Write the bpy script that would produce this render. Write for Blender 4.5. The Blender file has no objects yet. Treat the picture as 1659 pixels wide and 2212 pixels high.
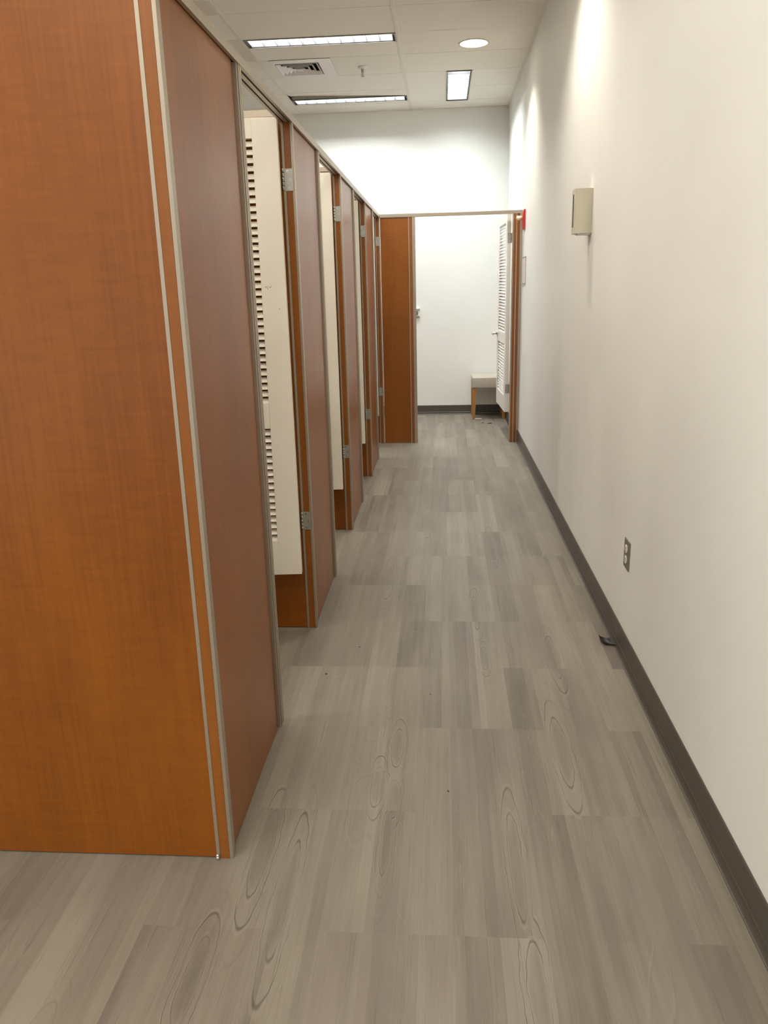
import bpy, bmesh, math, random
from mathutils import Vector, Matrix
random.seed(7)
S = bpy.context.scene
COL = S.collection

# ------------------------------------------------------------------ camera
cam = bpy.data.cameras.new('camera')
cam_o = bpy.data.objects.new('camera', cam); COL.objects.link(cam_o)
cam.sensor_fit = 'VERTICAL'; cam.sensor_height = 24.0; cam.sensor_width = 18.0
cam.lens = 1705.53 * 24.0 / 2212.0
cam.clip_start = 0.02; cam.clip_end = 60
R_ = Vector((0.99720883, 0.07051925, -0.0245272)); U_ = Vector((0.00426481, 0.27416931, 0.96167198)); F_ = Vector((-0.07454099, 0.9590924, -0.27310331))
m = Matrix((R_, U_, -F_)).transposed().to_4x4(); m.translation = Vector((0, 0, 1.46))
cam_o.matrix_world = m
S.camera = cam_o

# ------------------------------------------------------------------ view, world
S.view_settings.view_transform = 'Standard'
S.view_settings.look = 'None'
S.view_settings.gamma = 1.0
S.view_settings.use_curve_mapping = False
S.view_settings.exposure = 0.8
W = bpy.data.worlds.new('world'); S.world = W; W.use_nodes = True
W.node_tree.nodes['Background'].inputs[0].default_value = (0.8, 0.77, 0.72, 1)
W.node_tree.nodes['Background'].inputs[1].default_value = 0.8
TUBE_POWER = 54.0          # emission strength of the fluorescent lamps
CAN_POWER = 42.0           # watts of each downlight bulb
FILL_POWER = 21.0        # emission strength of unseen troffers added to brighten the near end and stalls

# ------------------------------------------------------------------ measures
XL, XR = -0.563, 0.722     # face of the stall fronts, right wall
YF, YB = 7.577, 9.33       # far stall front, back wall
HC = 3.288                 # ceiling
HP = 2.098                 # top of stall rails
DIV = [1.744, 3.235, 4.719, 6.187, 7.577]
OPEN = [2.45, 3.925, 5.425, 6.865]
XW = -3.3                  # left wall
YN = -5.0                  # end behind the viewer, left open so world light comes in
XBK = -2.12                # backs of the stalls

# ------------------------------------------------------------------ materials
def new_mat(name):
    mt = bpy.data.materials.new(name); mt.use_nodes = True
    nt = mt.node_tree; b = nt.nodes['Principled BSDF']
    return mt, nt, b
def simple(name, col, rough=0.5, metal=0.0, spec=0.5, coat=0.0):
    mt, nt, b = new_mat(name)
    b.inputs['Base Color'].default_value = (*col, 1); b.inputs['Roughness'].default_value = rough
    b.inputs['Metallic'].default_value = metal; b.inputs['Specular IOR Level'].default_value = spec
    if coat: b.inputs['Coat Weight'].default_value = coat; b.inputs['Coat Roughness'].default_value = 0.15
    return mt
class NT:
    def __init__(s, nt): s.nt = nt
    def n(s, typ, **kw):
        nd = s.nt.nodes.new(typ)
        for k, v in kw.items(): setattr(nd, k, v)
        return nd
    def l(s, a, b): s.nt.links.new(a, b)
    def val(s, sock, v):
        if hasattr(v, 'is_linked') or isinstance(v, bpy.types.NodeSocket): s.l(v, sock)
        else: sock.default_value = v
    def math(s, op, a, b=0.0, c=0.0, clamp=False):
        nd = s.n('ShaderNodeMath', operation=op, use_clamp=clamp)
        s.val(nd.inputs[0], a); s.val(nd.inputs[1], b); s.val(nd.inputs[2], c)
        return nd.outputs[0]
    def noise(s, vec, scale=5, detail=2, rough=0.5, dim='3D', w=None, dist=0.0):
        nd = s.n('ShaderNodeTexNoise', noise_dimensions=dim)
        if vec is not None: s.l(vec, nd.inputs['Vector'])
        nd.inputs['Scale'].default_value = scale; nd.inputs['Detail'].default_value = detail
        nd.inputs['Roughness'].default_value = rough; nd.inputs['Distortion'].default_value = dist
        if w is not None: s.val(nd.inputs['W'], w)
        return nd.outputs[0]
    def ramp(s, fac, stops):
        nd = s.n('ShaderNodeValToRGB'); s.l(fac, nd.inputs[0])
        e = nd.color_ramp.elements
        while len(e) < len(stops): e.new(0.5)
        for i, (p, c) in enumerate(stops): e[i].position = p; e[i].color = (*c, 1) if len(c) == 3 else c
        return nd.outputs[0]
    def mix(s, fac, a, b, mode='MIX'):
        nd = s.n('ShaderNodeMix', data_type='RGBA', blend_type=mode)
        s.val(nd.inputs[0], fac)
        for k, v in ((6, a), (7, b)):
            if isinstance(v, tuple): nd.inputs[k].default_value = (*v, 1)
            else: s.l(v, nd.inputs[k])
        return nd.outputs[2]
    def mapping(s, vec, scale=(1, 1, 1), loc=(0, 0, 0)):
        nd = s.n('ShaderNodeMapping'); s.l(vec, nd.inputs[0])
        nd.inputs['Scale'].default_value = scale; nd.inputs['Location'].default_value = loc
        return nd.outputs[0]
    def smooth(s, v, lo, hi):
        nd = s.n('ShaderNodeMapRange', interpolation_type='SMOOTHSTEP')
        s.l(v, nd.inputs[0]); nd.inputs[1].default_value = lo; nd.inputs[2].default_value = hi
        return nd.outputs[0]

def laminate(name, c0, c1):
    """cherry laminate: vertical figure with a faint cross weave"""
    mt, nt, b = new_mat(name); k = NT(nt)
    geo = k.n('ShaderNodeNewGeometry')
    p = geo.outputs['Position']
    big = k.noise(k.mapping(p, (3.5, 3.5, 0.9)), 1.0, 3, 0.5)
    fine = k.noise(k.mapping(p, (95, 95, 3.0)), 1.0, 3, 0.6)
    cross = k.noise(k.mapping(p, (14, 14, 90)), 1.0, 2, 0.5)
    f = k.math('ADD', k.math('MULTIPLY', big, 0.50), k.math('ADD', k.math('MULTIPLY', fine, 0.32), k.math('MULTIPLY', cross, 0.18)))
    col = k.ramp(f, [(0.34, c0), (0.66, c1)])
    k.l(col, b.inputs['Base Color'])
    b.inputs['Roughness'].default_value = 0.30
    b.inputs['Specular IOR Level'].default_value = 0.40
    b.inputs['Coat Weight'].default_value = 0.0; b.inputs['Coat Roughness'].default_value = 0.27; b.inputs['Coat IOR'].default_value = 1.55
    bump = k.n('ShaderNodeBump'); bump.inputs['Strength'].default_value = 0.04; bump.inputs['Distance'].default_value = 0.002
    k.l(fine, bump.inputs['Height']); k.l(bump.outputs[0], b.inputs['Normal'])
    return mt

M_WOOD = laminate('cherry_laminate', (0.172, 0.047, 0.003), (0.282, 0.086, 0.005))
M_POST = laminate('cherry_post_laminate', (0.205, 0.062, 0.007), (0.29, 0.098, 0.014))
M_METAL = simple('champagne_anodised_metal', (0.40, 0.345, 0.275), 0.36, 0.6)
M_DARK = simple('dark_gap', (0.018, 0.012, 0.008), 0.8)
M_STEEL = simple('satin_steel', (0.42, 0.42, 0.38), 0.42, 0.8)
M_SCREW = simple('bright_screw', (0.75, 0.74, 0.70), 0.25, 0.9)
M_CHROME = simple('satin_chrome', (0.72, 0.72, 0.72), 0.2, 1.0)

def painted(name, col, rough, amp=0.03, bump_s=0.05, scale=220):
    mt, nt, b = new_mat(name); k = NT(nt)
    p = k.n('ShaderNodeNewGeometry').outputs['Position']
    n1 = k.noise(p, 1.3, 3, 0.5)
    lo = tuple(c * (1 - amp) for c in col); hi = tuple(min(1, c * (1 + amp)) for c in col)
    k.l(k.ramp(n1, [(0.3, lo), (0.7, hi)]), b.inputs['Base Color'])
    b.inputs['Roughness'].default_value = rough
    bp = k.n('ShaderNodeBump'); bp.inputs['Strength'].default_value = bump_s; bp.inputs['Distance'].default_value = 0.001
    k.l(k.noise(p, scale, 2, 0.5), bp.inputs['Height']); k.l(bp.outputs[0], b.inputs['Normal'])
    return mt
M_WALL = painted('off_white_wall_paint', (0.848, 0.858, 0.82), 0.55)
M_DOOR = painted('cream_door_paint', (0.86, 0.82, 0.71), 0.38, 0.015, 0.02, 60)
M_DOOR5 = painted('white_door_paint', (0.86, 0.84, 0.78), 0.38, 0.015, 0.02, 60)
M_BASE = simple('grey_vinyl_base', (0.080, 0.070, 0.056), 0.42)
M_FIXW = simple('white_enamel', (0.84, 0.82, 0.78), 0.4)
M_BLACKP = simple('black_plastic', (0.020, 0.013, 0.013), 0.45)
M_CLOTH = painted('taupe_vinyl_upholstery', (0.46, 0.41, 0.34), 0.5, 0.02, 0.1, 160)
M_LEG = laminate('honey_wood_leg', (0.34, 0.16, 0.05), (0.46, 0.23, 0.08))
M_RED = simple('red_plastic', (0.50, 0.02, 0.02), 0.35)
M_CREAM = simple('cream_lens', (0.80, 0.72, 0.55), 0.2)
M_BEIGE = simple('beige_plastic', (0.60, 0.56, 0.44), 0.45)
M_GREYP = simple('grey_steel_plate', (0.21, 0.185, 0.15), 0.4, 0.3)
M_PAPER = simple('white_paper', (0.85, 0.84, 0.8), 0.7)
M_RUST = simple('dark_red_scrap', (0.10, 0.03, 0.02), 0.7)

def ceiling_mat():
    mt, nt, b = new_mat('mineral_fibre_tile'); k = NT(nt)
    geo = k.n('ShaderNodeNewGeometry'); p = geo.outputs['Position']
    rnd = geo.outputs['Random Per Island']
    base = k.ramp(rnd, [(0.0, (0.74, 0.68, 0.57)), (0.3, (0.86, 0.82, 0.73)), (1.0, (0.90, 0.87, 0.80))])
    sp = k.noise(p, 170, 2, 0.7)
    spk = k.smooth(sp, 0.62, 0.72)
    col = k.mix(k.math('MULTIPLY', spk, 0.35), base, (0.55, 0.50, 0.41))
    st = k.smooth(k.noise(p, 2.1, 4, 0.6), 0.62, 0.8)
    col = k.mix(k.math('MULTIPLY', st, 0.25), col, (0.66, 0.61, 0.48))
    k.l(col, b.inputs['Base Color']); b.inputs['Roughness'].default_value = 0.9
    return mt
M_TILE = ceiling_mat()
M_TEE = simple('ceiling_tee', (0.80, 0.76, 0.66), 0.6)
M_PLEN = simple('plenum_dark', (0.10, 0.09, 0.08), 0.9)

def floor_mat():
    mt, nt, b = new_mat('grey_wood_look_vinyl'); k = NT(nt)
    p = k.n('ShaderNodeNewGeometry').outputs['Position']
    sx = k.n('ShaderNodeSeparateXYZ'); k.l(p, sx.inputs[0]); X, Y = sx.outputs[0], sx.outputs[1]
    SW, RL = 0.1065, 0.4515
    jit = k.math('MULTIPLY', k.math('SUBTRACT', k.noise(k.mapping(p, (1, 4.0, 1)), 1.0, 1, 0.5), 0.5), 0.012)
    Xj = k.math('ADD', X, jit)
    u = k.math('DIVIDE', k.math('ADD', X, 20.0), SW); iu = k.math('FLOOR', u); fu = k.math('FRACT', u)
    v = k.math('DIVIDE', k.math('ADD', Y, 30.0 - 1.509 - 0.0), RL); v = k.math('ADD', v, -0.0 + (math.ceil((30 - 1.509) / RL) - (30 - 1.509) / RL) - ((30 - 1.509) / RL - (30 - 1.509) / RL))
    # seams at y = 1.509 + k*RL
    v = k.math('DIVIDE', k.math('SUBTRACT', Y, 1.509 - 60 * RL), RL)
    iv = k.math('FLOOR', v); fv = k.math('FRACT', v)
    def wn(a, c, s):
        cv = k.n('ShaderNodeCombineXYZ'); k.l(a, cv.inputs[0]); k.l(c, cv.inputs[1]); cv.inputs[2].default_value = s
        w = k.n('ShaderNodeTexWhiteNoise', noise_dimensions='3D'); k.l(cv.outputs[0], w.inputs[0]); return w.outputs[0]
    # boards two rows long in half of the strips, staggered
    off = k.math('FLOOR', k.math('MULTIPLY', wn(iu, iu, 3.0), 2.0))
    iv2 = k.math('FLOOR', k.math('DIVIDE', k.math('ADD', iv, off), 2.0))
    tone = wn(iu, iv2, 1.0)
    tone_b = wn(iu, iv, 5.0)
    u3 = k.math('DIVIDE', k.math('ADD', Xj, 20.03), SW * 0.5)
    tone_c = wn(k.math('FLOOR', u3), iv2, 8.0)
    # per-board offset for the figure
    def coord(sxx, syy, seed_amt, boards=True):
        cv = k.n('ShaderNodeCombineXYZ')
        k.l(k.math('MULTIPLY', X, sxx), cv.inputs[0]); k.l(k.math('MULTIPLY', Y, syy), cv.inputs[1])
        if boards: k.l(k.math('MULTIPLY', k.math('ADD', iu, k.math('MULTIPLY', iv2, 7.3)), seed_amt), cv.inputs[2])
        return cv.outputs[0]
    fine = k.noise(coord(230, 2.4, 3.1), 1.0, 4, 0.65)
    med = k.noise(coord(42, 1.6, 2.3), 1.0, 3, 0.55)
    cloud = k.noise(coord(7, 2.2, 1.7), 1.0, 3, 0.5)
    # ring figure: contour lines of a stretched field running over two strips
    iu2 = k.math('FLOOR', k.math('MULTIPLY', k.math('ADD', iu, 1.0), 0.5))
    cv = k.n('ShaderNodeCombineXYZ')
    k.l(k.math('MULTIPLY', X, 8.0), cv.inputs[0]); k.l(k.math('MULTIPLY', Y, 1.15), cv.inputs[1]); k.l(k.math('MULTIPLY', iu2, 3.7), cv.inputs[2])
    fld = k.noise(cv.outputs[0], 1.0, 0.6, 0.35, dist=0.1)
    ph = k.math('FRACT', k.math('MULTIPLY', fld, 14.0))
    d1 = k.math('ABSOLUTE', k.math('SUBTRACT', ph, 0.5))
    dark_l = k.math('SUBTRACT', 1.0, k.smooth(d1, 0.0, 0.055))
    d2 = k.math('ABSOLUTE', k.math('SUBTRACT', ph, 0.60))
    light_l = k.math('SUBTRACT', 1.0, k.smooth(d2, 0.0, 0.07))
    amt = k.smooth(wn(iu2, k.math('FLOOR', k.math('MULTIPLY', iv, 0.5)), 11.0), 0.45, 0.75)
    amt2 = k.smooth(k.noise(k.mapping(p, (5, 1.2, 1)), 1.0, 2, 0.5), 0.42, 0.6)
    amt = k.math('MULTIPLY', amt, amt2)
    # cathedral figure printed in the planks
    KN = [(0.4455, 2.972, .022, .19), (0.381, 2.291, .024, .20), (-0.203, 2.077, .019, .10), (-0.152, 2.29, .020, .11), (-0.150, 2.02, .017, .09), (0.1875, 1.76, .019, .20),
          (0.149, 3.42, .020, .19), (0.165, 2.95, .016, .10), (-0.49, 1.78, .022, .17), (-0.40, 1.62, .020, .20), (-0.56, 1.36, .022, .12), (0.28, 4.40, .020, .24), (-0.162, 1.83, .014, .13),
          (0.20, 1.36, .022, .14), (-0.84, 1.13, .02, .10), (-0.19, 2.72, .013, .16), (-0.28, 3.9, .02, .2), (0.52, 5.1, .02, .2), (-0.1, 4.9, .02, .22), (0.33, 5.9, .02, .22), (-0.36, 5.6, .02, .2), (0.05, 6.7, .02, .2), (0.45, 1.0, .02, .16)]
    wob = k.noise(k.mapping(p, (22, 9, 1)), 1.0, 2, 0.55)
    Xw = k.math('ADD', X, k.math('MULTIPLY', k.math('SUBTRACT', wob, 0.5), 0.018))
    dm = None
    for cx, cy, rx, ry in KN:
        a = k.math('POWER', k.math('DIVIDE', k.math('SUBTRACT', Xw, cx), rx), 2.0)
        q = k.math('POWER', k.math('DIVIDE', k.math('SUBTRACT', Y, cy), ry), 2.0)
        d = k.math('SQRT', k.math('ADD', a, q))
        dm = d if dm is None else k.math('MINIMUM', dm, d)
    pk = k.math('FRACT', k.math('ADD', k.math('MULTIPLY', k.math('POWER', dm, 0.8), 2.2), 0.28))
    fade = k.math('MULTIPLY', k.smooth(dm, 0.75, 0.95), k.math('SUBTRACT', 1.0, k.smooth(dm, 1.3, 2.6)))
    fade = k.math('MULTIPLY', fade, k.math('ADD', 0.35, k.smooth(k.noise(k.mapping(p, (14, 5, 1)), 1.0, 2, 0.5), 0.4, 0.6)), clamp=True)
    kdark = k.math('MULTIPLY', k.math('SUBTRACT', 1.0, k.smooth(k.math('ABSOLUTE', k.math('SUBTRACT', pk, 0.5)), 0.0, 0.10)), fade)
    klight = k.math('MULTIPLY', k.math('SUBTRACT', 1.0, k.smooth(k.math('ABSOLUTE', k.math('SUBTRACT', pk, 0.66)), 0.0, 0.12)), fade)
    kin = k.math('SUBTRACT', 1.0, k.smooth(dm, 0.6, 1.0))
    # straight-grain lines
    gl = k.math('SUBTRACT', 1.0, k.smooth(k.math('ABSOLUTE', k.math('SUBTRACT', k.math('FRACT', k.math('MULTIPLY', k.noise(coord(30, 0.9, 4.1), 1.0, 2, 0.6), 26.0)), 0.5)), 0.0, 0.10))
    t = k.math('ADD', k.math('MULTIPLY', tone, 0.20), k.math('MULTIPLY', tone_b, 0.09))
    t = k.math('ADD', t, k.math('MULTIPLY', tone_c, 0.16))
    t = k.math('ADD', t, k.math('MULTIPLY', cloud, 0.30))
    t = k.math('ADD', t, k.math('MULTIPLY', med, 0.30))
    t = k.math('ADD', t, k.math('MULTIPLY', fine, 0.30))
    col = k.ramp(t, [(0.37, (0.112, 0.095, 0.075)), (0.62, (0.210, 0.183, 0.146)), (0.88, (0.292, 0.260, 0.210))])
    hue = k.noise(coord(6, 0.9, 5.9), 1.0, 2, 0.5)
    col = k.mix(k.math('MULTIPLY', k.smooth(hue, 0.48, 0.7), 0.42), col, (0.165, 0.130, 0.118))
    glm = k.math('MULTIPLY', gl, k.math('MULTIPLY', k.smooth(k.noise(coord(12, 2.0, 6.1), 1.0, 2, 0.5), 0.46, 0.62), 0.55))
    col = k.mix(glm, col, (0.26, 0.235, 0.185))
    gl2 = k.math('MULTIPLY', k.smooth(fine, 0.56, 0.70), 0.40)
    col = k.mix(gl2, col, (0.06, 0.05, 0.04))
    col = k.mix(k.math('MULTIPLY', k.math('MULTIPLY', light_l, amt), 0.28), col, (0.29, 0.26, 0.21))
    col = k.mix(k.math('MULTIPLY', k.math('MULTIPLY', dark_l, amt), 0.10), col, (0.045, 0.035, 0.027))
    col = k.mix(k.math('MULTIPLY', kin, 0.22), col, (0.085, 0.070, 0.056))
    col = k.mix(k.math('MULTIPLY', klight, 0.42), col, (0.29, 0.26, 0.21))
    col = k.mix(k.math('MULTIPLY', kdark, 0.62), col, (0.048, 0.037, 0.029))
    k.l(col, b.inputs['Base Color'])
    rg = k.math('ADD', 0.36, k.math('MULTIPLY', fine, 0.18)); k.l(rg, b.inputs['Roughness'])
    b.inputs['Specular IOR Level'].default_value = 0.4
    bp = k.n('ShaderNodeBump'); bp.inputs['Strength'].default_value = 0.08; bp.inputs['Distance'].default_value = 0.001
    k.l(fine, bp.inputs['Height']); k.l(bp.outputs[0], b.inputs['Normal'])
    return mt
M_FLOOR = floor_mat()

M_LOUV = simple('dull_silver_louvre', (0.045, 0.046, 0.048), 0.6)
M_GALV = simple('galvanised_housing', (0.34, 0.32, 0.28), 0.5, 0.3)
def emit(name, col, s):
    mt = bpy.data.materials.new(name); mt.use_nodes = True; nt = mt.node_tree
    nt.nodes.remove(nt.nodes['Principled BSDF'])
    e = nt.nodes.new('ShaderNodeEmission'); e.inputs[0].default_value = (*col, 1); e.inputs[1].default_value = s
    nt.links.new(e.outputs[0], nt.nodes['Material Output'].inputs[0]); return mt
M_TUBE = emit('fluorescent_glow', (0.925, 0.965, 0.975), TUBE_POWER)
M_FILL = emit('warm_fill_glow', (1.0, 0.93, 0.82), FILL_POWER)
M_BULB = emit('downlight_glow', (1.0, 0.90, 0.74), 9.0)

# ------------------------------------------------------------------ mesh helpers
class MB:
    def __init__(s): s.bm = bmesh.new()
    def box(s, x0, x1, y0, y1, z0, z1, mi=0, bev=0.0):
        r = bmesh.ops.create_cube(s.bm, size=1.0)
        vs = r['verts']
        bmesh.ops.scale(s.bm, vec=(x1 - x0, y1 - y0, z1 - z0), verts=vs)
        bmesh.ops.translate(s.bm, vec=((x0 + x1) / 2, (y0 + y1) / 2, (z0 + z1) / 2), verts=vs)
        fs = {f for v in vs for f in v.link_faces}
        for f in fs: f.material_index = mi
        if bev:
            es = list({e for v in vs for e in v.link_edges})
            r2 = bmesh.ops.bevel(s.bm, geom=es, offset=bev, segments=2, profile=0.6, affect='EDGES')
            for f in r2['faces']: f.material_index = mi
        return s
    def cyl(s, c, r0, r1, h, axis='z', seg=24, mi=0, rot=None):
        mt = Matrix.Translation(Vector(c))
        if axis == 'x': mt = mt @ Matrix.Rotation(math.pi / 2, 4, 'Y')
        if axis == 'y': mt = mt @ Matrix.Rotation(-math.pi / 2, 4, 'X')
        if rot is not None: mt = mt @ rot
        r = bmesh.ops.create_cone(s.bm, cap_ends=True, segments=seg, radius1=r0, radius2=r1, depth=h, matrix=mt)
        for v in r['verts']:
            for f in v.link_faces: f.material_index = mi; f.smooth = len(f.verts) == 4
        return s
    def sphere(s, c, r, sc=(1, 1, 1), mi=0):
        rr = bmesh.ops.create_uvsphere(s.bm, u_segments=20, v_segments=12, radius=r, matrix=Matrix.Translation(Vector(c)) @ Matrix.Diagonal((*sc, 1)))
        for v in rr['verts']:
            for f in v.link_faces: f.material_index = mi; f.smooth = True
        return s
    def poly(s, pts, mi=0):
        f = s.bm.faces.new([s.bm.verts.new(p) for p in pts]); f.material_index = mi; return s
    def prism(s, prof, a, b_, axis='x', mi=0, smooth=False):
        """profile (list of 2D) extruded along axis from a to b_"""
        def P(u, v, t): return {'x': (t, u, v), 'y': (u, t, v), 'z': (u, v, t)}[axis]
        A = [s.bm.verts.new(P(u, v, a)) for u, v in prof]; B = [s.bm.verts.new(P(u, v, b_)) for u, v in prof]
        n = len(prof)
        fs = [s.bm.faces.new(A[::-1]), s.bm.faces.new(B)]
        for i in range(n):
            f = s.bm.faces.new((A[i], A[(i + 1) % n], B[(i + 1) % n], B[i])); f.smooth = smooth; fs.append(f)
        for f in fs: f.material_index = mi
        return s
    def lathe(s, prof, c, seg=32, mi=0):
        rings = []
        for r, z in prof:
            rings.append([s.bm.verts.new((c[0] + r * math.cos(2 * math.pi * i / seg), c[1] + r * math.sin(2 * math.pi * i / seg), c[2] + z)) for i in range(seg)])
        for a, b_ in zip(rings, rings[1:]):
            for i in range(seg):
                f = s.bm.faces.new((a[i], a[(i + 1) % seg], b_[(i + 1) % seg], b_[i])); f.smooth = True; f.material_index = mi
        return s
    def build(s, name, mats, parent=None):
        bmesh.ops.recalc_face_normals(s.bm, faces=s.bm.faces)
        me = bpy.data.meshes.new(name); s.bm.to_mesh(me); s.bm.free()
        for mm in (mats if isinstance(mats, (list, tuple)) else [mats]): me.materials.append(mm)
        o = bpy.data.objects.new(name, me); COL.objects.link(o)
        if parent is not None: o.parent = parent
        return o
def tag(o, label=None, cat=None, group=None, kind=None):
    if label: o['label'] = label
    if cat: o['category'] = cat
    if group: o['group'] = group
    if kind: o['kind'] = kind
    return o
def thing(name, loc, label, cat, group=None, rz=0.0):
    o = bpy.data.objects.new(name, None); COL.objects.link(o); o.empty_display_size = 0.1
    o.location = loc; o.rotation_euler = (0, 0, rz)
    return tag(o, label, cat, group)
def children(o): return [c for c in list(bpy.data.objects) if c.parent == o]
def copy_tree(o, parent=None):
    c = o.copy(); COL.objects.link(c)
    if parent is not None: c.parent = parent
    for ch in children(o): copy_tree(ch, c)
    return c
def struct(name, mb, mats, label=None):
    o = mb.build(name, mats); tag(o, label, None, None, 'structure'); return o

# ================================================================== THE SETTING
b = MB(); b.box(XW - 0.1, XR + 0.1, YN - 0.1, YB + 0.1, -0.06, 0.0)
struct('floor', b, M_FLOOR, 'grey wood look vinyl floor')
b = MB(); b.box(XR, XR + 0.1, YN - 0.1, YB + 0.1, 0, HC + 0.5)
# small nicks in the paint
struct('wall_right', b, M_WALL, 'long off white wall on the right')
b = MB(); b.box(XW - 0.1, XR, YB, YB + 0.1, 0, HC + 0.5); struct('wall_back', b, M_WALL, 'white back wall')
b = MB(); b.box(XW - 0.1, XW, DIV[0], YB, 0, HC + 0.5); struct('wall_left', b, M_WALL, 'wall beyond the stalls')

def cove_profile(t=0.006, h=0.112, toe=0.018):
    pr = [(0, 0), (toe, 0), (toe, 0.003)]
    for i in range(1, 7):
        a = i / 6 * math.pi / 2
        pr.append((t + (toe - t) * (1 - math.sin(a)), 0.003 + 0.024 * (1 - math.cos(a))))
    pr += [(t + 0.0025, 0.030), (t, 0.033), (t, h - 0.003), (t - 0.002, h), (0, h)]
    return pr
b = MB(); b.prism([(XR - u, v) for u, v in cove_profile()], YN, YB - 0.02, 'y')
struct('baseboard_right', b, M_BASE, 'dark grey vinyl cove base along the right wall')
b = MB(); b.prism([(YB - u, v) for u, v in cove_profile()], XW, XR - 0.019, 'x')
struct('baseboard_back', b, M_BASE, 'dark grey vinyl cove base along the back wall')

# ------------------------------------------------------------------ ceiling: tees, tiles, plenum deck
T = [XW, -2.70, -1.512, -0.326, XR]                 # column lines
ROWS = [YB, 8.966]
while ROWS[-1] > YN + 0.583: ROWS.append(ROWS[-1] - 0.583)
ROWS.append(YN); ROWS = ROWS[::-1]
# holes (x0,x1,y0,y1) for fixtures
L1 = (-1.492, -0.345, 6.648, 6.842)
L2 = (-1.492, -0.345, 8.662, 8.858)
L3 = (0.052, 0.268, 7.815, 8.960)
DIFF = (-1.425, -0.915, 7.222, 7.792)
extra = []          # troffers added out of frame as fill light, same module
for yy in (3.150, 0.818, -1.514, -3.846): extra.append((-1.492, -0.345, yy, yy + 0.194))
for yy in (-2.680,): extra.append((-0.306, 0.68, yy, yy + 0.194))
for yy in (4.316, 1.984, -0.348, -2.680): extra.append((-2.68, -1.533, yy, yy + 0.194))
tiles = MB(); G = 0.0025
CANS = [(0.257, 6.997), (0.257, 4.45), (0.257, 2.2)]; CAN_R = 0.112
def tile(x0, x1, y0, y1, dz=0.0):
    if x1 - x0 < 0.01 or y1 - y0 < 0.01: return
    for cx, cy in CANS:
        if x0 < cx < x1 and y0 < cy < y1:      # tile with a round hole
            x0 += G; x1 -= G; y0 += G; y1 -= G; n = 48; bm = tiles.bm; rings = []
            for z in (HC + 0.002, HC + 0.017):
                inn = []; out = []
                for i in range(n):
                    a = 2 * math.pi * (i + 0.5) / n; ca, sa = math.cos(a), math.sin(a)
                    inn.append(bm.verts.new((cx + CAN_R * ca, cy + CAN_R * sa, z)))
                    t_ = min([(x1 - cx) / ca if ca > 1e-6 else 9, (x0 - cx) / ca if ca < -1e-6 else 9, (y1 - cy) / sa if sa > 1e-6 else 9, (y0 - cy) / sa if sa < -1e-6 else 9])
                    out.append(bm.verts.new((cx + t_ * ca, cy + t_ * sa, z)))
                corners = {}
                for px, py in ((x1, y1), (x0, y1), (x0, y0), (x1, y0)):
                    a = math.atan2(py - cy, px - cx) % (2 * math.pi); corners[int(a / (2 * math.pi) * n - 0.5) % n] = bm.verts.new((px, py, z))
                for i in range(n):
                    j = (i + 1) % n
                    q = [inn[i], out[i]] + ([corners[i]] if i in corners else []) + [out[j], inn[j]]
                    bm.faces.new(q)
                rings.append((inn, out))
            for i in range(n):
                j = (i + 1) % n
                bm.faces.new((rings[0][0][i], rings[0][0][j], rings[1][0][j], rings[1][0][i]))
            return
    tiles.box(x0 + G, x1 - G, y0 + G, y1 - G, HC + 0.002 + dz, HC + 0.017 + dz)
for ci in range(4):
    x0, x1 = T[ci], T[ci + 1]
    for y0, y1 in zip(ROWS, ROWS[1:]):
        hx = [h for h in [L1, L2] + extra if x0 <= (h[0] + h[1]) / 2 <= x1 and y0 - 0.01 <= (h[2] + h[3]) / 2 <= y1]
        if ci == 2 and 7.1 < y0 < 7.3:
            tile(x0, DIFF[0], y0, y1); tile(DIFF[1], x1, y0, y1); continue
        if ci == 3 and 7.7 < y0 < 9.0 and y1 < 8.98:
            tile(L3[1] + 0.008, x1, y0, y1)
            if y0 < 8: tile(x0, L3[0] - 0.008, y0, 8.966)
            continue
        if hx:
            h = hx[0]
            tile(x0, x1, y0, h[2])
            if h is L2:
                pass
            tile(x0, x1, h[3], y1)
            tile(x0, h[0], h[2], h[3]); tile(h[1], x1, h[2], h[3])
            continue
        tile(x0, x1, y0, y1)
# the tile in front of the far troffer sits crooked: lift its rear left corner
tiles.bm.verts.ensure_lookup_table()
for v in tiles.bm.verts:
    if abs(v.co.x - (T[2] + G)) < 0.02 and abs(v.co.y - (L2[2] - G)) < 0.01: v.co.z += 0.036
ceil = struct('ceiling', tiles, M_TILE, 'suspended ceiling of mineral fibre tiles')
b = MB()
for x in T[1:-1]: b.box(x - 0.0125, x + 0.0125, YN, YB, HC - 0.004, HC + 0.0015)
b.box(XR - 0.022, XR, YN, YB, HC - 0.004, HC + 0.0015)
b.box(XW, XR - 0.022, YB - 0.020, YB, HC - 0.004, HC + 0.0015)
b.box(0.035, 0.048, 7.80, 8.966, HC - 0.003, HC + 0.0015); b.box(0.272, 0.285, 7.80, 8.966, HC - 0.003, HC + 0.0015)
gr = b.build('ceiling_grid', M_TEE, ceil)
b = MB(); b.box(XW, XR, YN, YB, HC + 0.42, HC + 0.46); b.build('ceiling_deck', M_PLEN, ceil)

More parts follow.
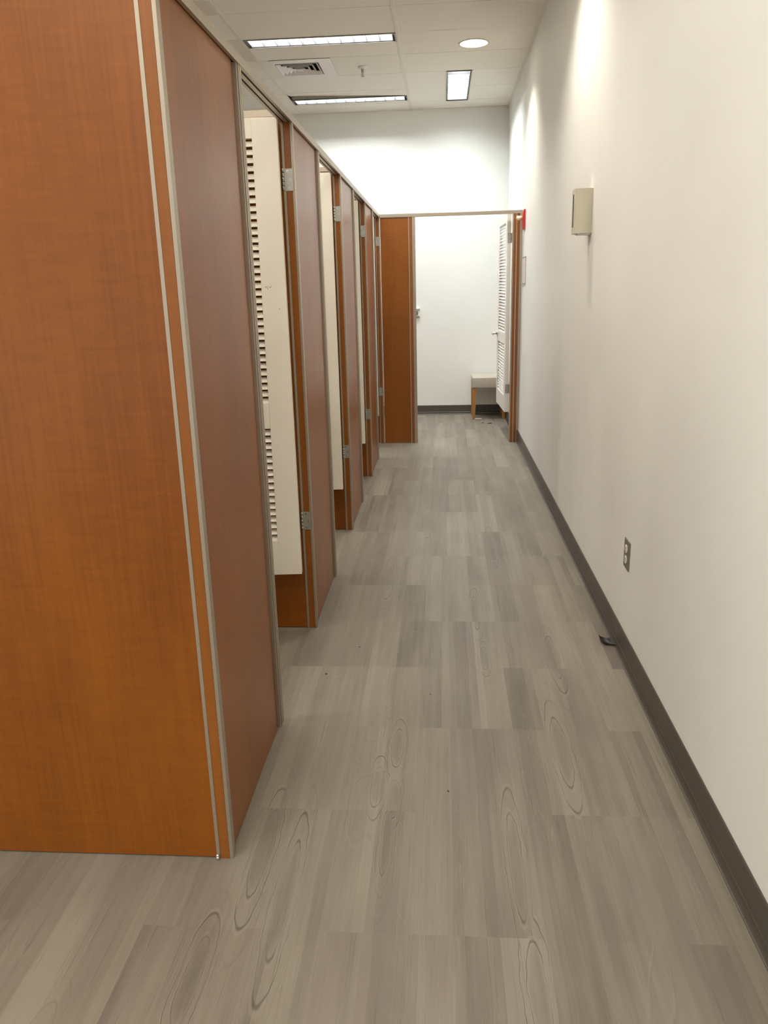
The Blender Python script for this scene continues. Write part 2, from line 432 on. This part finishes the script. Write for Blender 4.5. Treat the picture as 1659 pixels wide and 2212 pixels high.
# ================================================================== CEILING FIXTURES
def troffer(dim, label, group, mat, along='x', cells=11, flush=False):
    """parabolic louvre troffer; local origin at the centre of its opening"""
    x0, x1, y0, y1 = dim; cx, cy = (x0 + x1) / 2, (y0 + y1) / 2
    lx, ly = (x1 - x0), (y1 - y0)
    L, Wd = (lx, ly) if along == 'x' else (ly, lx)
    t = thing('troffer_light', (cx, cy, HC), label, 'ceiling light', group, 0 if along == 'x' else math.pi / 2)
    D = 0.105; hL, hW = L / 2, Wd / 2
    b = MB()            # housing: sides, ends, dark lip
    th = 0.004
    b.box(-hL, hL, -hW, -hW + th, 0.0, D + 0.02, 0); b.box(-hL, hL, hW - th, hW, 0.0, D + 0.02, 0)
    b.box(-hL, -hL + th, -hW, hW, 0.0, D + 0.02, 0); b.box(hL - th, hL, -hW, hW, 0.0, D + 0.02, 0)
    b.box(-hL, hL, -hW, hW, D + 0.02, D + 0.024, 0)
    b.build('housing', M_DARK, t)
    b = MB(); b.box(-hL, hL, -hW - 0.003, -hW - 0.0004, 0.006, D + 0.02); b.build('side_plate', M_GALV, t)
    b = MB()
    f = 0.006
    b.box(-hL - f, hL + f, -hW - f, -hW + 0.003, -0.004, 0.0); b.box(-hL - f, hL + f, hW - 0.003, hW + f, -0.004, 0.0)
    b.box(-hL - f, -hL + 0.003, -hW, hW, -0.004, 0.0); b.box(hL - 0.003, hL + f, -hW, hW, -0.004, 0.0)
    b.build('frame', M_GREYP, t)
    if flush:           # prismatic lens level with the ceiling
        b = MB(); b.box(-hL + 0.005, hL - 0.005, -hW + 0.005, hW - 0.005, 0.002, 0.005); b.build('lens', mat, t); return t
    b = MB()            # louvre: side reflectors and cross blades
    iL, iW = hL - 0.022, hW - 0.010
    for sgn in (-1, 1):
        b.prism([(sgn * iW, 0.002), (sgn * (iW + 0.003), 0.002), (sgn * (iW + 0.003), 0.08), (sgn * (iW - 0.010), 0.08), (sgn * (iW - 0.004), 0.04)], -iL, iL, 'x')
    for i in range(cells + 1):
        xx = -iL + 2 * iL * i / cells
        b.prism([(xx - 0.0015, 0.002), (xx + 0.0015, 0.002), (xx + 0.005, 0.045), (xx - 0.005, 0.045)], -iW, iW, 'y')
    b.build('louver', M_LOUV, t)
    b = MB(); b.box(-iL, iL, -iW + 0.01, iW - 0.01, 0.082, 0.088); b.build('lamp', mat, t)
    return t
troffer(L1, 'long bright fluorescent light set crosswise in the ceiling, just before the air vent', None, M_TUBE)
troffer(L2, 'long fluorescent light set crosswise next to the back wall beside a crooked tile', None, M_TUBE)
troffer(L3, 'short looking fluorescent light pointing toward the back wall, right half of the ceiling', None, M_TUBE, 'y')
for e in extra:
    troffer(e, 'fill light added in the ceiling, out of the picture', 'added fill lights out of the picture', M_FILL, flush=True)

def downlight(x, y, label, power, first, r=0.112, group='round recessed downlights along the right wall'):
    t = thing('downlight', (x, y, HC), label, 'ceiling light', group)
    b = MB(); b.lathe([(r + 0.006, 0.0), (r + 0.005, -0.004), (r - 0.002, -0.005), (r - 0.006, 0.0), (r - 0.012, 0.05), (r - 0.03, 0.11), (0.0, 0.112)], (0, 0, 0), 40)
    b.build('reflector_ring', M_FIXW, t)
    b = MB(); b.lathe([(r - 0.010, 0.012), (r - 0.016, 0.010), (0.0, 0.006)], (0, 0, 0), 40); b.build('lens', M_BULB, t)
    ld = bpy.data.lights.new('bulb_light', 'SPOT'); ld.energy = power; ld.color = (1.0, 0.92, 0.79); ld.spot_size = math.radians(118); ld.spot_blend = 0.75; ld.shadow_soft_size = 0.03
    lo = bpy.data.objects.new('bulb_light', ld); COL.objects.link(lo); lo.parent = t; lo.location = (0, 0, -0.02)
    return t
downlight(0.257, 6.997, 'round recessed downlight glowing in the ceiling right of the long lights', CAN_POWER, True)
downlight(0.257, 4.45, 'round downlight above the wall chime, out of the picture', CAN_POWER, False)
downlight(0.257, 2.2, 'round downlight over the near end of the corridor, out of the picture', CAN_POWER * 0.15, False)

# air diffuser
t = thing('air_vent', ((DIFF[0] + DIFF[1]) / 2, (DIFF[2] + DIFF[3]) / 2, HC), 'square white ceiling air vent with stepped louvers beside the sprinkler', 'air vent')
hx, hy = (DIFF[1] - DIFF[0]) / 2 + 0.003, (DIFF[3] - DIFF[2]) / 2 + 0.003
def ring(b, ax, ay, az, bx, by, bz, mi=0, th=0.002):
    A = [(-ax, -ay, az), (ax, -ay, az), (ax, ay, az), (-ax, ay, az)]; B = [(-bx, -by, bz), (bx, -by, bz), (bx, by, bz), (-bx, by, bz)]
    va = [b.bm.verts.new(p) for p in A]; vb = [b.bm.verts.new(p) for p in B]
    vc = [b.bm.verts.new((p[0], p[1], p[2] + th)) for p in A]; vd = [b.bm.verts.new((p[0], p[1], p[2] + th)) for p in B]
    for i in range(4):
        j = (i + 1) % 4
        for q in ((va[i], va[j], vb[j], vb[i]), (vc[i], vc[j], vd[j], vd[i]), (va[i], va[j], vc[j], vc[i]), (vb[i], vb[j], vd[j], vd[i])):
            f = b.bm.faces.new(q); f.material_index = mi
OX, OY, VX = 0.175, 0.180, -0.040
b = MB()
for a in ((-hx, VX - OX - 0.01, -hy, hy), (VX + OX + 0.01, hx, -hy, hy), (VX - OX - 0.01, VX + OX + 0.01, -hy, -OY - 0.01), (VX - OX - 0.01, VX + OX + 0.01, OY + 0.01, hy)): b.box(*a, -0.004, 0.0)
b.build('face_plate', M_FIXW, t)
b = MB()
for i in range(4):
    s0 = OX - i * 0.042
    ring(b, s0 + 0.004, s0 + 0.004, -0.008 - 0.002 * i, s0 - 0.024, s0 - 0.024, 0.014 - 0.002 * i)
b.box(-0.024, 0.024, -0.024, 0.024, -0.012, -0.009)
fins = b.build('louvers', M_FIXW, t); fins.location = (VX, 0, 0)
b = MB(); b.box(VX - OX - 0.02, VX + OX + 0.02, -OY - 0.02, OY + 0.02, 0.06, 0.064)
b.build('duct', M_DARK, t)

# sprinkler
t = thing('fire_sprinkler', (-0.674, 7.54, HC), 'small pendent fire sprinkler head on a round white plate', 'sprinkler')
b = MB(); b.lathe([(0.0, -0.016), (0.018, -0.016), (0.034, -0.010), (0.040, -0.001), (0.040, 0.0005)], (0, 0, 0), 28); b.build('escutcheon', M_FIXW, t)
b = MB(); b.cyl((0, 0, -0.026), 0.011, 0.013, 0.03, seg=16)
b.box(-0.012, -0.008, -0.003, 0.003, -0.072, -0.036); b.box(0.008, 0.012, -0.003, 0.003, -0.072, -0.036); b.cyl((0, 0, -0.055), 0.003, 0.003, 0.036, seg=10)
b.cyl((0, 0, -0.074), 0.014, 0.014, 0.003, seg=20); b.build('head', M_STEEL, t)

# ================================================================== STALL PARTITIONS
PT = 0.025                       # panel thickness
ZT = 2.070                       # underside of the rails
def post_parts(t, w=0.045, d=0.024, z1=ZT, gap=True):
    """post whose -y face carries a wood strip between two metal edges; local x from -w to 0, y from 0 to d"""
    b = MB(); b.box(-w + 0.010, -0.010, 0.0006, d, 0.0, z1); b.build('post', M_POST, t)
    b = MB(); b.box(-w, -w + 0.0095, 0, d, 0.0, z1, bev=0.001); b.build('metal_edge', M_METAL, t)
    b = MB(); b.box(-0.0095, 0, 0, d, 0.0, z1, bev=0.001); b.build('metal_edge', M_METAL, t)

DIV_LBL = ['tall cherry end partition facing the viewer at the left of the picture',
           'cherry side partition behind the nearest open louvered door',
           'cherry side partition behind the second open louvered door',
           'cherry side partition behind the third open louvered door',
           'cherry side partition behind the farthest door of the left row']
def divider(y, label, x0):
    t = thing('partition_wall', (XL, y, 0), label, 'partition')
    post_parts(t)
    b = MB(); b.box(x0 - XL, -0.0455, 0.0025, 0.0025 + PT, 0.004, ZT + 0.02); b.build('panel', M_WOOD, t)
    b = MB(); b.box(x0 - XL, -0.0465, -0.004, 0.032, ZT + 0.020, ZT + 0.045, bev=0.0015); b.build('top_rail', M_METAL, t)
    return t
proto = divider(DIV[1], DIV_LBL[1], XBK)
G_DIV = 'cherry partitions between the stalls'
proto['group'] = G_DIV
for i in (2, 3, 4):
    c = copy_tree(proto); c.location = (XL, DIV[i], 0); c['label'] = DIV_LBL[i]
c = copy_tree(proto); c.location = (XL, DIV[0], 0); c['label'] = DIV_LBL[0]
for ch in children(c):
    pass
b = MB(); b.cyl((-0.0405, -0.006, 0.006), 0.004, 0.004, 0.012, seg=12); b.sphere((-0.0405, -0.006, 0.014), 0.0045)
b.build('levelling_foot', M_SCREW, c)

# front panels between post and doorway
FL = ['nearest cherry front panel between end partition and first open doorway', 'cherry front panel between the first and second open doorways',
      'cherry front panel between the second and third open doorways', 'narrow looking cherry front panel before the last doorway on the left']
def front(i):
    y0, y1 = DIV[i], OPEN[i]
    t = thing('front_panel', (XL, y0, 0), FL[i], 'partition panel', 'cherry front panels of the left stalls')
    L = y1 - y0; e = L - 0.078
    b = MB(); b.box(-0.010 - PT, -0.010, 0.0275, e, 0.004, ZT); b.build('panel', M_WOOD, t)
    b = MB(); b.box(-0.040, -0.0045, 0.0242, 0.0272, 0.0, ZT); b.build('seam', M_DARK, t)
    b = MB(); b.box(-0.043, -0.0150, e + 0.001, e + 0.030, 0, ZT); b.build('jamb_strip', M_POST, t)
    b = MB(); b.box(-0.043, -0.0120, e + 0.0375, e + 0.044, 0, ZT); b.box(-0.043, -0.0120, e + 0.0560, e + 0.062, 0, ZT); b.build('groove_fill', M_DARK, t)
    for ya, yb in ((0.030, 0.0373), (0.0442, 0.0558), (0.0622, 0.078)):
        b = MB(); b.box(-0.045, -0.002 if ya < 0.04 else 0.0, e + ya, e + yb, 0, ZT, bev=0.001); b.build('metal_edge', M_METAL, t)
    return t
for i in range(4): front(i)

def rail(name, label, x0, x1, y0, y1, along):
    t = thing(name, ((x0 + x1) / 2, (y0 + y1) / 2, ZT), label, 'rail')
    hx_, hy_ = (x1 - x0) / 2, (y1 - y0) / 2
    w = (hx_ if along == 'y' else hy_)
    ho, wi = HP - ZT, 2 * w
    # section with two grooves on the underside
    pr = [(-w, 0), (-w + 0.010, 0), (-w + 0.010, 0.012), (-w + 0.017, 0.012), (-w + 0.017, 0), (w - 0.017, 0), (w - 0.017, 0.012), (w - 0.010, 0.012), (w - 0.010, 0), (w, 0), (w, ho - 0.002), (w - 0.002, ho), (-w + 0.002, ho), (-w, ho - 0.002)]
    b = MB()
    if along == 'y': b.prism(pr, -hy_, hy_, 'y')
    else: b.prism(pr, -hx_, hx_, 'x')
    b.build('rail_body', M_METAL, t)
    b = MB()
    for s_ in (-1, 1):
        c_ = s_ * (w - 0.0135)
        if along == 'y': b.box(c_ - 0.0035, c_ + 0.0034, -hy_, hy_, 0.002, 0.0118)
        else: b.box(-hx_, hx_, c_ - 0.0034, c_ + 0.0034, 0.002, 0.0118)
    b.build('groove_fill', M_DARK, t)  # near-black strips inside the rail channels, standing in for their shade
    return t
rail('top_rail', 'long champagne metal rail along the top of the left stalls', XL - 0.046, XL + 0.002, DIV[0] - 0.002, YF - 0.004, 'y')
rail('top_rail', 'thin metal rail across the top of the far stall front', XL - 0.046, XR - 0.001, YF - 0.003, YF + 0.040, 'x')

# far stall front: left panel, posts
t = thing('far_front_panel', (XL, YF, 0), 'cherry panel facing the viewer left of the far open doorway', 'partition panel')
b = MB(); b.box(0.004, 0.259, 0.004, 0.004 + PT, 0.003, ZT); b.build('panel', M_WOOD, t)
b = MB(); b.box(0.2595, 0.267, 0.0, 0.03, 0, ZT); b.build('metal_edge', M_METAL, t)
b = MB(); b.box(0.2672, 0.294, 0.002, 0.03, 0, ZT); b.build('post', M_POST, t)
b = MB(); b.box(0.2942, 0.322, 0.0, 0.036, 0, ZT, bev=0.001); b.build('metal_edge', M_METAL, t)
t = thing('hinge_post', (XR, YF, 0), 'double cherry post with metal strips between the far doorway and right wall', 'post')
b = MB(); b.box(-0.088, -0.0785, 0.0, 0.036, 0, ZT); b.build('metal_edge', M_METAL, t)
b = MB(); b.box(-0.078, -0.056, 0.001, 0.034, 0, ZT); b.build('post', M_POST, t)
b = MB(); b.box(-0.0555, -0.0465, 0.0, 0.034, 0, ZT); b.build('metal_edge', M_METAL, t)
b = MB(); b.box(-0.046, -0.0225, 0.003, 0.034, 0, ZT); b.build('post', M_POST, t)
b = MB(); b.box(-0.022, -0.0185, 0.0, 0.034, 0.0, ZT); b.box(-0.0185, -0.0005, 0.0, 0.034, 0.115, ZT); b.build('metal_edge', M_METAL, t)

# back of the stalls
t = thing('stall_back_partition', (XBK, DIV[0], 0), 'long partition closing the backs of the left stalls', 'partition')
b = MB(); b.box(-0.03, -0.0, 0, YB - DIV[0] - 0.03, 0.0, ZT + 0.02); b.build('panel', M_WOOD, t)
b = MB(); b.box(-0.034, 0.004, 0, YB - DIV[0] - 0.03, ZT + 0.02, ZT + 0.045); b.build('top_rail', M_METAL, t)

# ================================================================== LOUVERED DOORS
DW, DT = 0.735, 0.035
Z0, Z1 = 0.278, 2.078
def door_leaf(t, mat):
    """local: hinge edge at x=0, leaf runs to -x; front face at y=0 (towards viewer), back at y=DT"""
    st = 0.096
    b = MB()
    def bx(x0, x1, z0, z1): b.box(x0, x1, 0, DT, z0, z1)
    # frame as one clean body: stiles and rails
    b.box(-st, 0, 0, DT, Z0, Z1, bev=0.0015); b.box(-DW, -DW + st, 0, DT, Z0, Z1, bev=0.0015)
    for z0, z1 in ((Z0, 0.430), (0.915, 1.018), (2.008, Z1)): b.box(-DW + st, -st, 0.0003, DT - 0.0003, z0 + (0.0003 if z0 == Z0 else 0), z1 - (0.0003 if z1 == Z1 else 0))
    b.build('door_frame', mat, t)
    for nm, z0, z1 in (('upper_louvers', 1.018, 2.008), ('lower_louvers', 0.430, 0.915)):
        b = MB(); n = round((z1 - z0) / 0.0283); p = (z1 - z0) / n
        for i in range(n):
            za = z0 + i * p
            # slat: bottom edge forward, top edge back, a slot left above it
            b.prism([(0.003, za + 0.0005), (0.0075, za + 0.0), (0.0235, za + 0.70 * p), (0.019, za + 0.72 * p)], -DW + st + 0.0005, -st - 0.0005, 'x')
        b.build(nm, mat, t)
def hinge_on_post(t, z):
    b = MB(); b.box(0.006, 0.040, 0.006, 0.0085, z - 0.040, z + 0.040); h = b.build('hinge', M_STEEL, t)
    b = MB()
    for k_ in range(5): b.cyl((0.003, 0.004, z - 0.032 + 0.016 * k_), 0.0045, 0.0045, 0.0148, seg=12)
    b.build('knuckle', M_STEEL, h)
    for dx, dz in ((0.020, 0.030), (0.030, 0.0), (0.022, -0.030)):
        b = MB(); b.cyl((dx, 0.0055, z + dz), 0.0045, 0.004, 0.0015, 'y', 14); b.cyl((dx, 0.0046, z + dz), 0.0016, 0.0016, 0.0006, 'y', 8, mi=1); b.build('screw', [M_SCREW, M_DARK], h)
def lever(t, x, z):
    b = MB()
    for s_, y in ((-1, -0.004), (1, DT + 0.004)): b.cyl((x, y, z), 0.032, 0.030, 0.010, 'y', 28)
    for s_, y in ((-1, 0.0), (1, DT)):
        b.cyl((x, y + s_ * 0.030, z), 0.012, 0.011, 0.052, 'y', 18)
        b.box(x - 0.012, x + 0.112, y + s_ * 0.058 - 0.008, y + s_ * 0.058 + 0.008, z - 0.011, z + 0.011, bev=0.005)
    b.build('lever_handle', M_CHROME, t)
DL = ['cream louvered door standing open in the first doorway, its louvers in view',
      'cream door standing open in the second doorway, showing only its plain edge strip',
      'pale cream door standing open in the third doorway as a narrow strip',
      'pale door in the last doorway of the left row, a thin sliver beside the far cherry panel']
HX = XL - 0.0435
d0 = thing('louvered_door', (HX, DIV[1] - 0.009, 0), DL[0], 'door', 'louvered doors standing open along the left row', math.radians(4.5))
door_leaf(d0, M_DOOR)
for o in children(d0):
    pass
# shift the leaf so its back clears the post; hinge plates sit on the post face
for o in children(d0): o.location = (-0.007, -0.050, 0)
hinge_on_post(d0, 1.868); hinge_on_post(d0, 0.502)
for o in children(d0):
    if o.name.startswith('hinge'): o.rotation_euler = (0, 0, -math.radians(4.5)); o.location = (-0.002, 0.0, 0)
lever(d0, -DW + 0.06, 0.965)
for o in children(d0):
    if o.name.startswith('lever'): o.location = (-0.007, -0.050, 0)
for i in (1, 2, 3):
    c = copy_tree(d0); c.location = (HX, DIV[i + 1] - 0.009, 0); c['label'] = DL[i]

b = MB()        # small scribble and chips on the first door
for (u, z, w, h_) in ((-0.078, 1.474, 0.008, 0.0025), (-0.072, 1.470, 0.002, 0.009), (-0.068, 1.477, 0.005, 0.002), (-0.062, 1.472, 0.007, 0.0025), (-0.058, 1.476, 0.002, 0.007), (-0.030, 1.390, 0.004, 0.003)):
    b.box(u - w / 2, u + w / 2, -0.0006, 0.0002, z - h_ / 2, z + h_ / 2)
o = b.build('scuff_marks', simple('scuff_grey', (0.36, 0.32, 0.26), 0.7), d0); o.location = (-0.007, -0.050, 0)

# far door, opened away from the viewer against the right wall
t = thing('louvered_door', (0.611, 7.660, 0), 'white louvered door with lever handle standing open in the far doorway', 'door', None, math.radians(-90 + 2.4))
door_leaf(t, M_DOOR5)
# face with louvers towards -x (into the stall): local -x -> world +y
for o in children(t): o.location = (0, -DT / 2, 0)
lever(t, -DW + 0.06, 0.985)
for o in children(t):
    if o.name.startswith('lever'): o.location = (0, -DT / 2, 0)
for z in (1.868, 0.502):
    b = MB(); b.box(0.0005, 0.0025, -0.014, 0.016, z - 0.042, z + 0.042); h = b.build('hinge', M_STEEL, t)
    b = MB()
    for k_ in range(5): b.cyl((0.004, 0.0215, z - 0.034 + 0.017 * k_), 0.005, 0.005, 0.0155, seg=12)
    b.box(0.006, 0.0462, 0.0190, 0.0215, z - 0.042, z + 0.042)
    b.build('knuckle', M_STEEL, h)
    for dz in (0.028, 0.0, -0.028):
        b = MB(); b.cyl((0.003, 0.002, z + dz), 0.0035, 0.0035, 0.0012, 'x', 12); b.build('screw', M_SCREW, h)

# ================================================================== THINGS ON THE WALLS
# chime / speaker box
t = thing('wall_chime', (XR, 4.10, 1.69), 'beige box with rounded cover mounted high on the right wall', 'wall chime')
b = MB()
pr = [(-0.001, 0.0), (-0.078, -0.0)]
N = 8
pr = [(0.0, 0.0)]
for i in range(N + 1): pr.append((-0.080 * i / N, -0.010 * math.sin(math.pi * i / N)))
pr += [(-0.084, 0.004), (-0.084, 0.090), (-0.080, 0.094), (0.0, 0.094)]
pp = []
for q in pr:
    if not pp or (abs(q[0] - pp[-1][0]) + abs(q[1] - pp[-1][1])) > 1e-5: pp.append(q)
b.prism(pp, 0.0, 0.203, 'z'); b.build('cover', M_BEIGE, t)
b = MB(); b.box(-0.0865, -0.0842, 0.038, 0.060, 0.030, 0.180); b.build('slot', simple('slot_grey', (0.12, 0.10, 0.085), 0.6), t)
b = MB(); b.box(-0.065, -0.004, 0.006, 0.088, -0.006, -0.0002); b.build('base_plate', M_FIXW, t)

# outlet
t = thing('wall_outlet', (XR, 2.995, 0.43), 'duplex outlet with grey cover plate low on the right wall', 'outlet')
b = MB(); b.box(-0.005, 0.0, -0.043, 0.043, -0.058, 0.058, bev=0.002); b.build('cover_plate', M_GREYP, t)
for dz in (0.022, -0.022):
    b = MB(); b.cyl((-0.0058, 0.004, dz), 0.0165, 0.0165, 0.003, 'x', 28)
    for dy in (-0.006, 0.006): b.box(-0.0078, -0.0070, 0.004 + dy - 0.0013, 0.004 + dy + 0.0013, dz - 0.003, dz + 0.007, 1)
    b.cyl((-0.0074, 0.004, dz - 0.009), 0.0028, 0.0028, 0.0008, 'x', 12, mi=1)
    b.build('receptacle', [M_FIXW, M_DARK], t)
b = MB(); b.cyl((-0.0056, 0.004, 0.0), 0.003, 0.003, 0.0015, 'x', 12); b.build('screw', M_STEEL, t)

# fire alarm strobe
t = thing('fire_alarm', (XR, 7.375, 2.002), 'red fire alarm with projecting cream strobe above the far post', 'fire alarm')
b = MB(); b.prism([(0.0, -0.078)] + [(-0.010 - 0.014 * math.cos(math.pi * q / 16), 0.082 * math.sin(math.pi * q / 16)) for q in range(-8, 9)] + [(0.0, 0.078)], -0.055, 0.055, 'y'); b.build('red_base', M_RED, t)
b = MB(); b.cyl((-0.045, 0.0, 0.012), 0.019, 0.019, 0.046, 'x', 24); b.sphere((-0.067, 0, 0.012), 0.019, (0.5, 1, 1)); b.build('strobe_lens', M_CREAM, t)
b = MB(); b.cyl((-0.0755, -0.004, 0.012), 0.005, 0.005, 0.002, 'x', 12); b.build('lamp_tip', M_STEEL, t)

# notice holder
t = thing('wall_notice', (XR, 7.33, 1.575), 'clear holder with a blank looking notice on the right wall below the fire alarm', 'notice')
b = MB(); b.box(-0.004, 0.0, -0.145, 0.145, -0.115, 0.115); b.build('backing', simple('pale_acrylic', (0.60, 0.57, 0.53), 0.25), t)
b = MB(); b.box(-0.0055, -0.0042, -0.132, 0.132, -0.105, 0.105); b.build('sheet', simple('notice_sheet', (0.70, 0.67, 0.62), 0.5), t)
b = MB()
for a in ((-0.147, -0.143, -0.117, 0.117), (0.143, 0.147, -0.117, 0.117), (-0.147, 0.147, -0.117, -0.113), (-0.147, 0.147, 0.113, 0.117)): b.box(-0.006, 0.0, *a)
b.build('rim', simple('rim_grey', (0.55, 0.51, 0.46), 0.5), t)

# hook bracket on the back wall
t = thing('wall_hook', (-0.29, YB, 1.18), 'small white bracket with dark knob on the back wall beside the cherry post', 'wall hook')
b = MB(); b.box(-0.05, 0.036, -0.022, 0.0, 0.036, 0.050, bev=0.002); b.build('top_bar', M_FIXW, t)
b = MB(); b.box(-0.05, 0.036, -0.022, 0.0, -0.052, -0.040, bev=0.002); b.build('lower_bar', M_STEEL, t)
b = MB(); b.box(-0.05, 0.020, -0.006, 0.0, -0.040, 0.036); b.build('plate', M_FIXW, t)
b = MB(); b.box(-0.02, 0.014, -0.028, -0.006, -0.020, 0.016, bev=0.002); b.build('knob', M_GREYP, t)

# ================================================================== BENCH
t = thing('upholstered_bench', (0.5205, 9.117, 0), 'small taupe padded stool with wooden legs in the corner of the far stall', 'stool')
b = MB(); b.box(-0.190, 0.185, -0.188, 0.188, 0.356, 0.474)
bmesh.ops.bevel(b.bm, geom=list(b.bm.edges), offset=0.014, segments=4, profile=0.5, affect='EDGES')
for f in b.bm.faces: f.smooth = True
topf = [f for f in b.bm.faces if f.normal.z > 0.99 and f.calc_area() > 0.05]
r_ = bmesh.ops.poke(b.bm, faces=topf)
for v in r_['verts']: v.co.z += 0.014
for f in b.bm.faces:
    if f.calc_area() > 0.005: f.smooth = True
cu = b.build('cushion', M_CLOTH, t)
b = MB()
for zz in (0.360,):
    b.box(-0.1915, 0.1865, -0.1895, 0.1895, zz, zz + 0.004)
b.box(-0.1905, 0.1855, -0.1886, -0.187, 0.4595, 0.4615)
b.build('piping', simple('taupe_piping', (0.36, 0.31, 0.25), 0.6), cu)
for sx_ in (-1, 1):
    for sy_ in (-1, 1):
        ox, oy = sx_ * (0.190 if sx_ < 0 else 0.185), sy_ * 0.186
        a = 0.048; c_ = 0.030
        b = MB()
        x_o, y_o = ox - sx_ * 0.004, oy - sy_ * 0.004
        top = [(x_o, y_o), (x_o - sx_ * a, y_o), (x_o - sx_ * a, y_o - sy_ * a), (x_o, y_o - sy_ * a)]
        x_b = x_o
        bot = [(x_b, y_o), (x_b - sx_ * c_, y_o), (x_b - sx_ * c_, y_o - sy_ * c_), (x_b, y_o - sy_ * c_)]
        vt = [b.bm.verts.new((*p, 0.357)) for p in top]; vb = [b.bm.verts.new((*p, 0.0)) for p in bot]
        b.bm.faces.new(vt); b.bm.faces.new(vb[::-1])
        for q in range(4): b.bm.faces.new((vt[q], vt[(q + 1) % 4], vb[(q + 1) % 4], vb[q]))
        b.build('leg', M_LEG, t)

# ================================================================== LITTER ON THE FLOOR
b = MB()
NU, NV = 8, 6
top = []; bot = []
for i in range(NU + 1):
    u = i / NU
    for j in range(NV + 1):
        w = j / NV
        # a square of stiff plastic, sagging between raised corners
        x = -0.026 + 0.046 * u + 0.014 * w - 0.006 * math.sin(math.pi * w); y = 0.030 - 0.062 * w - 0.022 * u + 0.010 * math.sin(math.pi * u)
        z = 0.002 + 0.012 * (2 * u - 1) ** 2 * (1 - 0.5 * w) + 0.004 * (2 * w - 1) ** 2
        top.append(b.bm.verts.new((x, y, z + 0.0035))); bot.append(b.bm.verts.new((x, y, max(0.0003, z))))
W_ = NV + 1
for i in range(NU):
    for j in range(NV):
        a, c_, d, e = i * W_ + j, i * W_ + j + 1, (i + 1) * W_ + j + 1, (i + 1) * W_ + j
        f = b.bm.faces.new((top[a], top[c_], top[d], top[e])); f.smooth = True
        f = b.bm.faces.new((bot[e], bot[d], bot[c_], bot[a])); f.smooth = True
        if j == 0: b.bm.faces.new((top[e], bot[e], bot[a], top[a]))
        if j == NV - 1: b.bm.faces.new((top[c_], bot[c_], bot[d], top[d]))
for j in range(NV):
    b.bm.faces.new((top[j + 1], bot[j + 1], bot[j], top[j])); q = NU * W_ + j
    b.bm.faces.new((top[q], bot[q], bot[q + 1], top[q + 1]))
o = b.build('plastic_scrap', M_BLACKP); o.location = (0.683, 3.105, 0.0)
tag(o, 'curled black plastic scrap on the floor against the right baseboard', 'scrap')

b = MB(); b.box(-0.042, 0.042, -0.020, 0.020, 0, 0.003); o = b.build('paper_scrap', M_PAPER); o.location = (0.402, 8.995, 0.0)
tag(o, 'white paper scrap on the floor beside the left stool leg', 'paper scrap')
def crumb(name, x, y, sx_, sy_, h, mat, label, cat, rz=0.3):
    b = MB(); b.sphere((0, 0, h * 0.5), 0.5, (sx_, sy_, h))
    for v in b.bm.verts: v.co.x += random.uniform(-.08, .08) * sx_; v.co.y += random.uniform(-.12, .12) * sy_; v.co.z = max(0, v.co.z)
    o = b.build(name, mat); o.location = (x, y, 0); o.rotation_euler = (0, 0, rz)
    tag(o, label, cat); return o
crumb('red_scrap', 0.512, 8.655, 0.055, 0.028, 0.008, M_RUST, 'dark red scrap on the floor in front of the stool, larger of two', 'debris')
crumb('red_crumb', 0.440, 8.685, 0.022, 0.018, 0.006, M_RUST, 'tiny dark red crumb on the floor left of the larger red scrap', 'debris')
crumb('lint_speck', -0.462, 2.796, 0.009, 0.008, 0.003, M_BLACKP, 'black speck on the floor just right of the first doorway jamb', 'speck')
crumb('lint_speck', -0.354, 3.040, 0.010, 0.004, 0.002, M_BLACKP, 'thin black lint speck on the floor in front of the first doorway post', 'speck', 0.1)
crumb('lint_speck', -0.049, 2.645, 0.005, 0.005, 0.002, M_BLACKP, 'minute black speck in the middle of the corridor floor', 'speck')
crumb('lint_speck', 0.012, 2.06, 0.004, 0.010, 0.002, M_BLACKP, 'minute dark speck on the corridor floor nearest the viewer', 'speck')
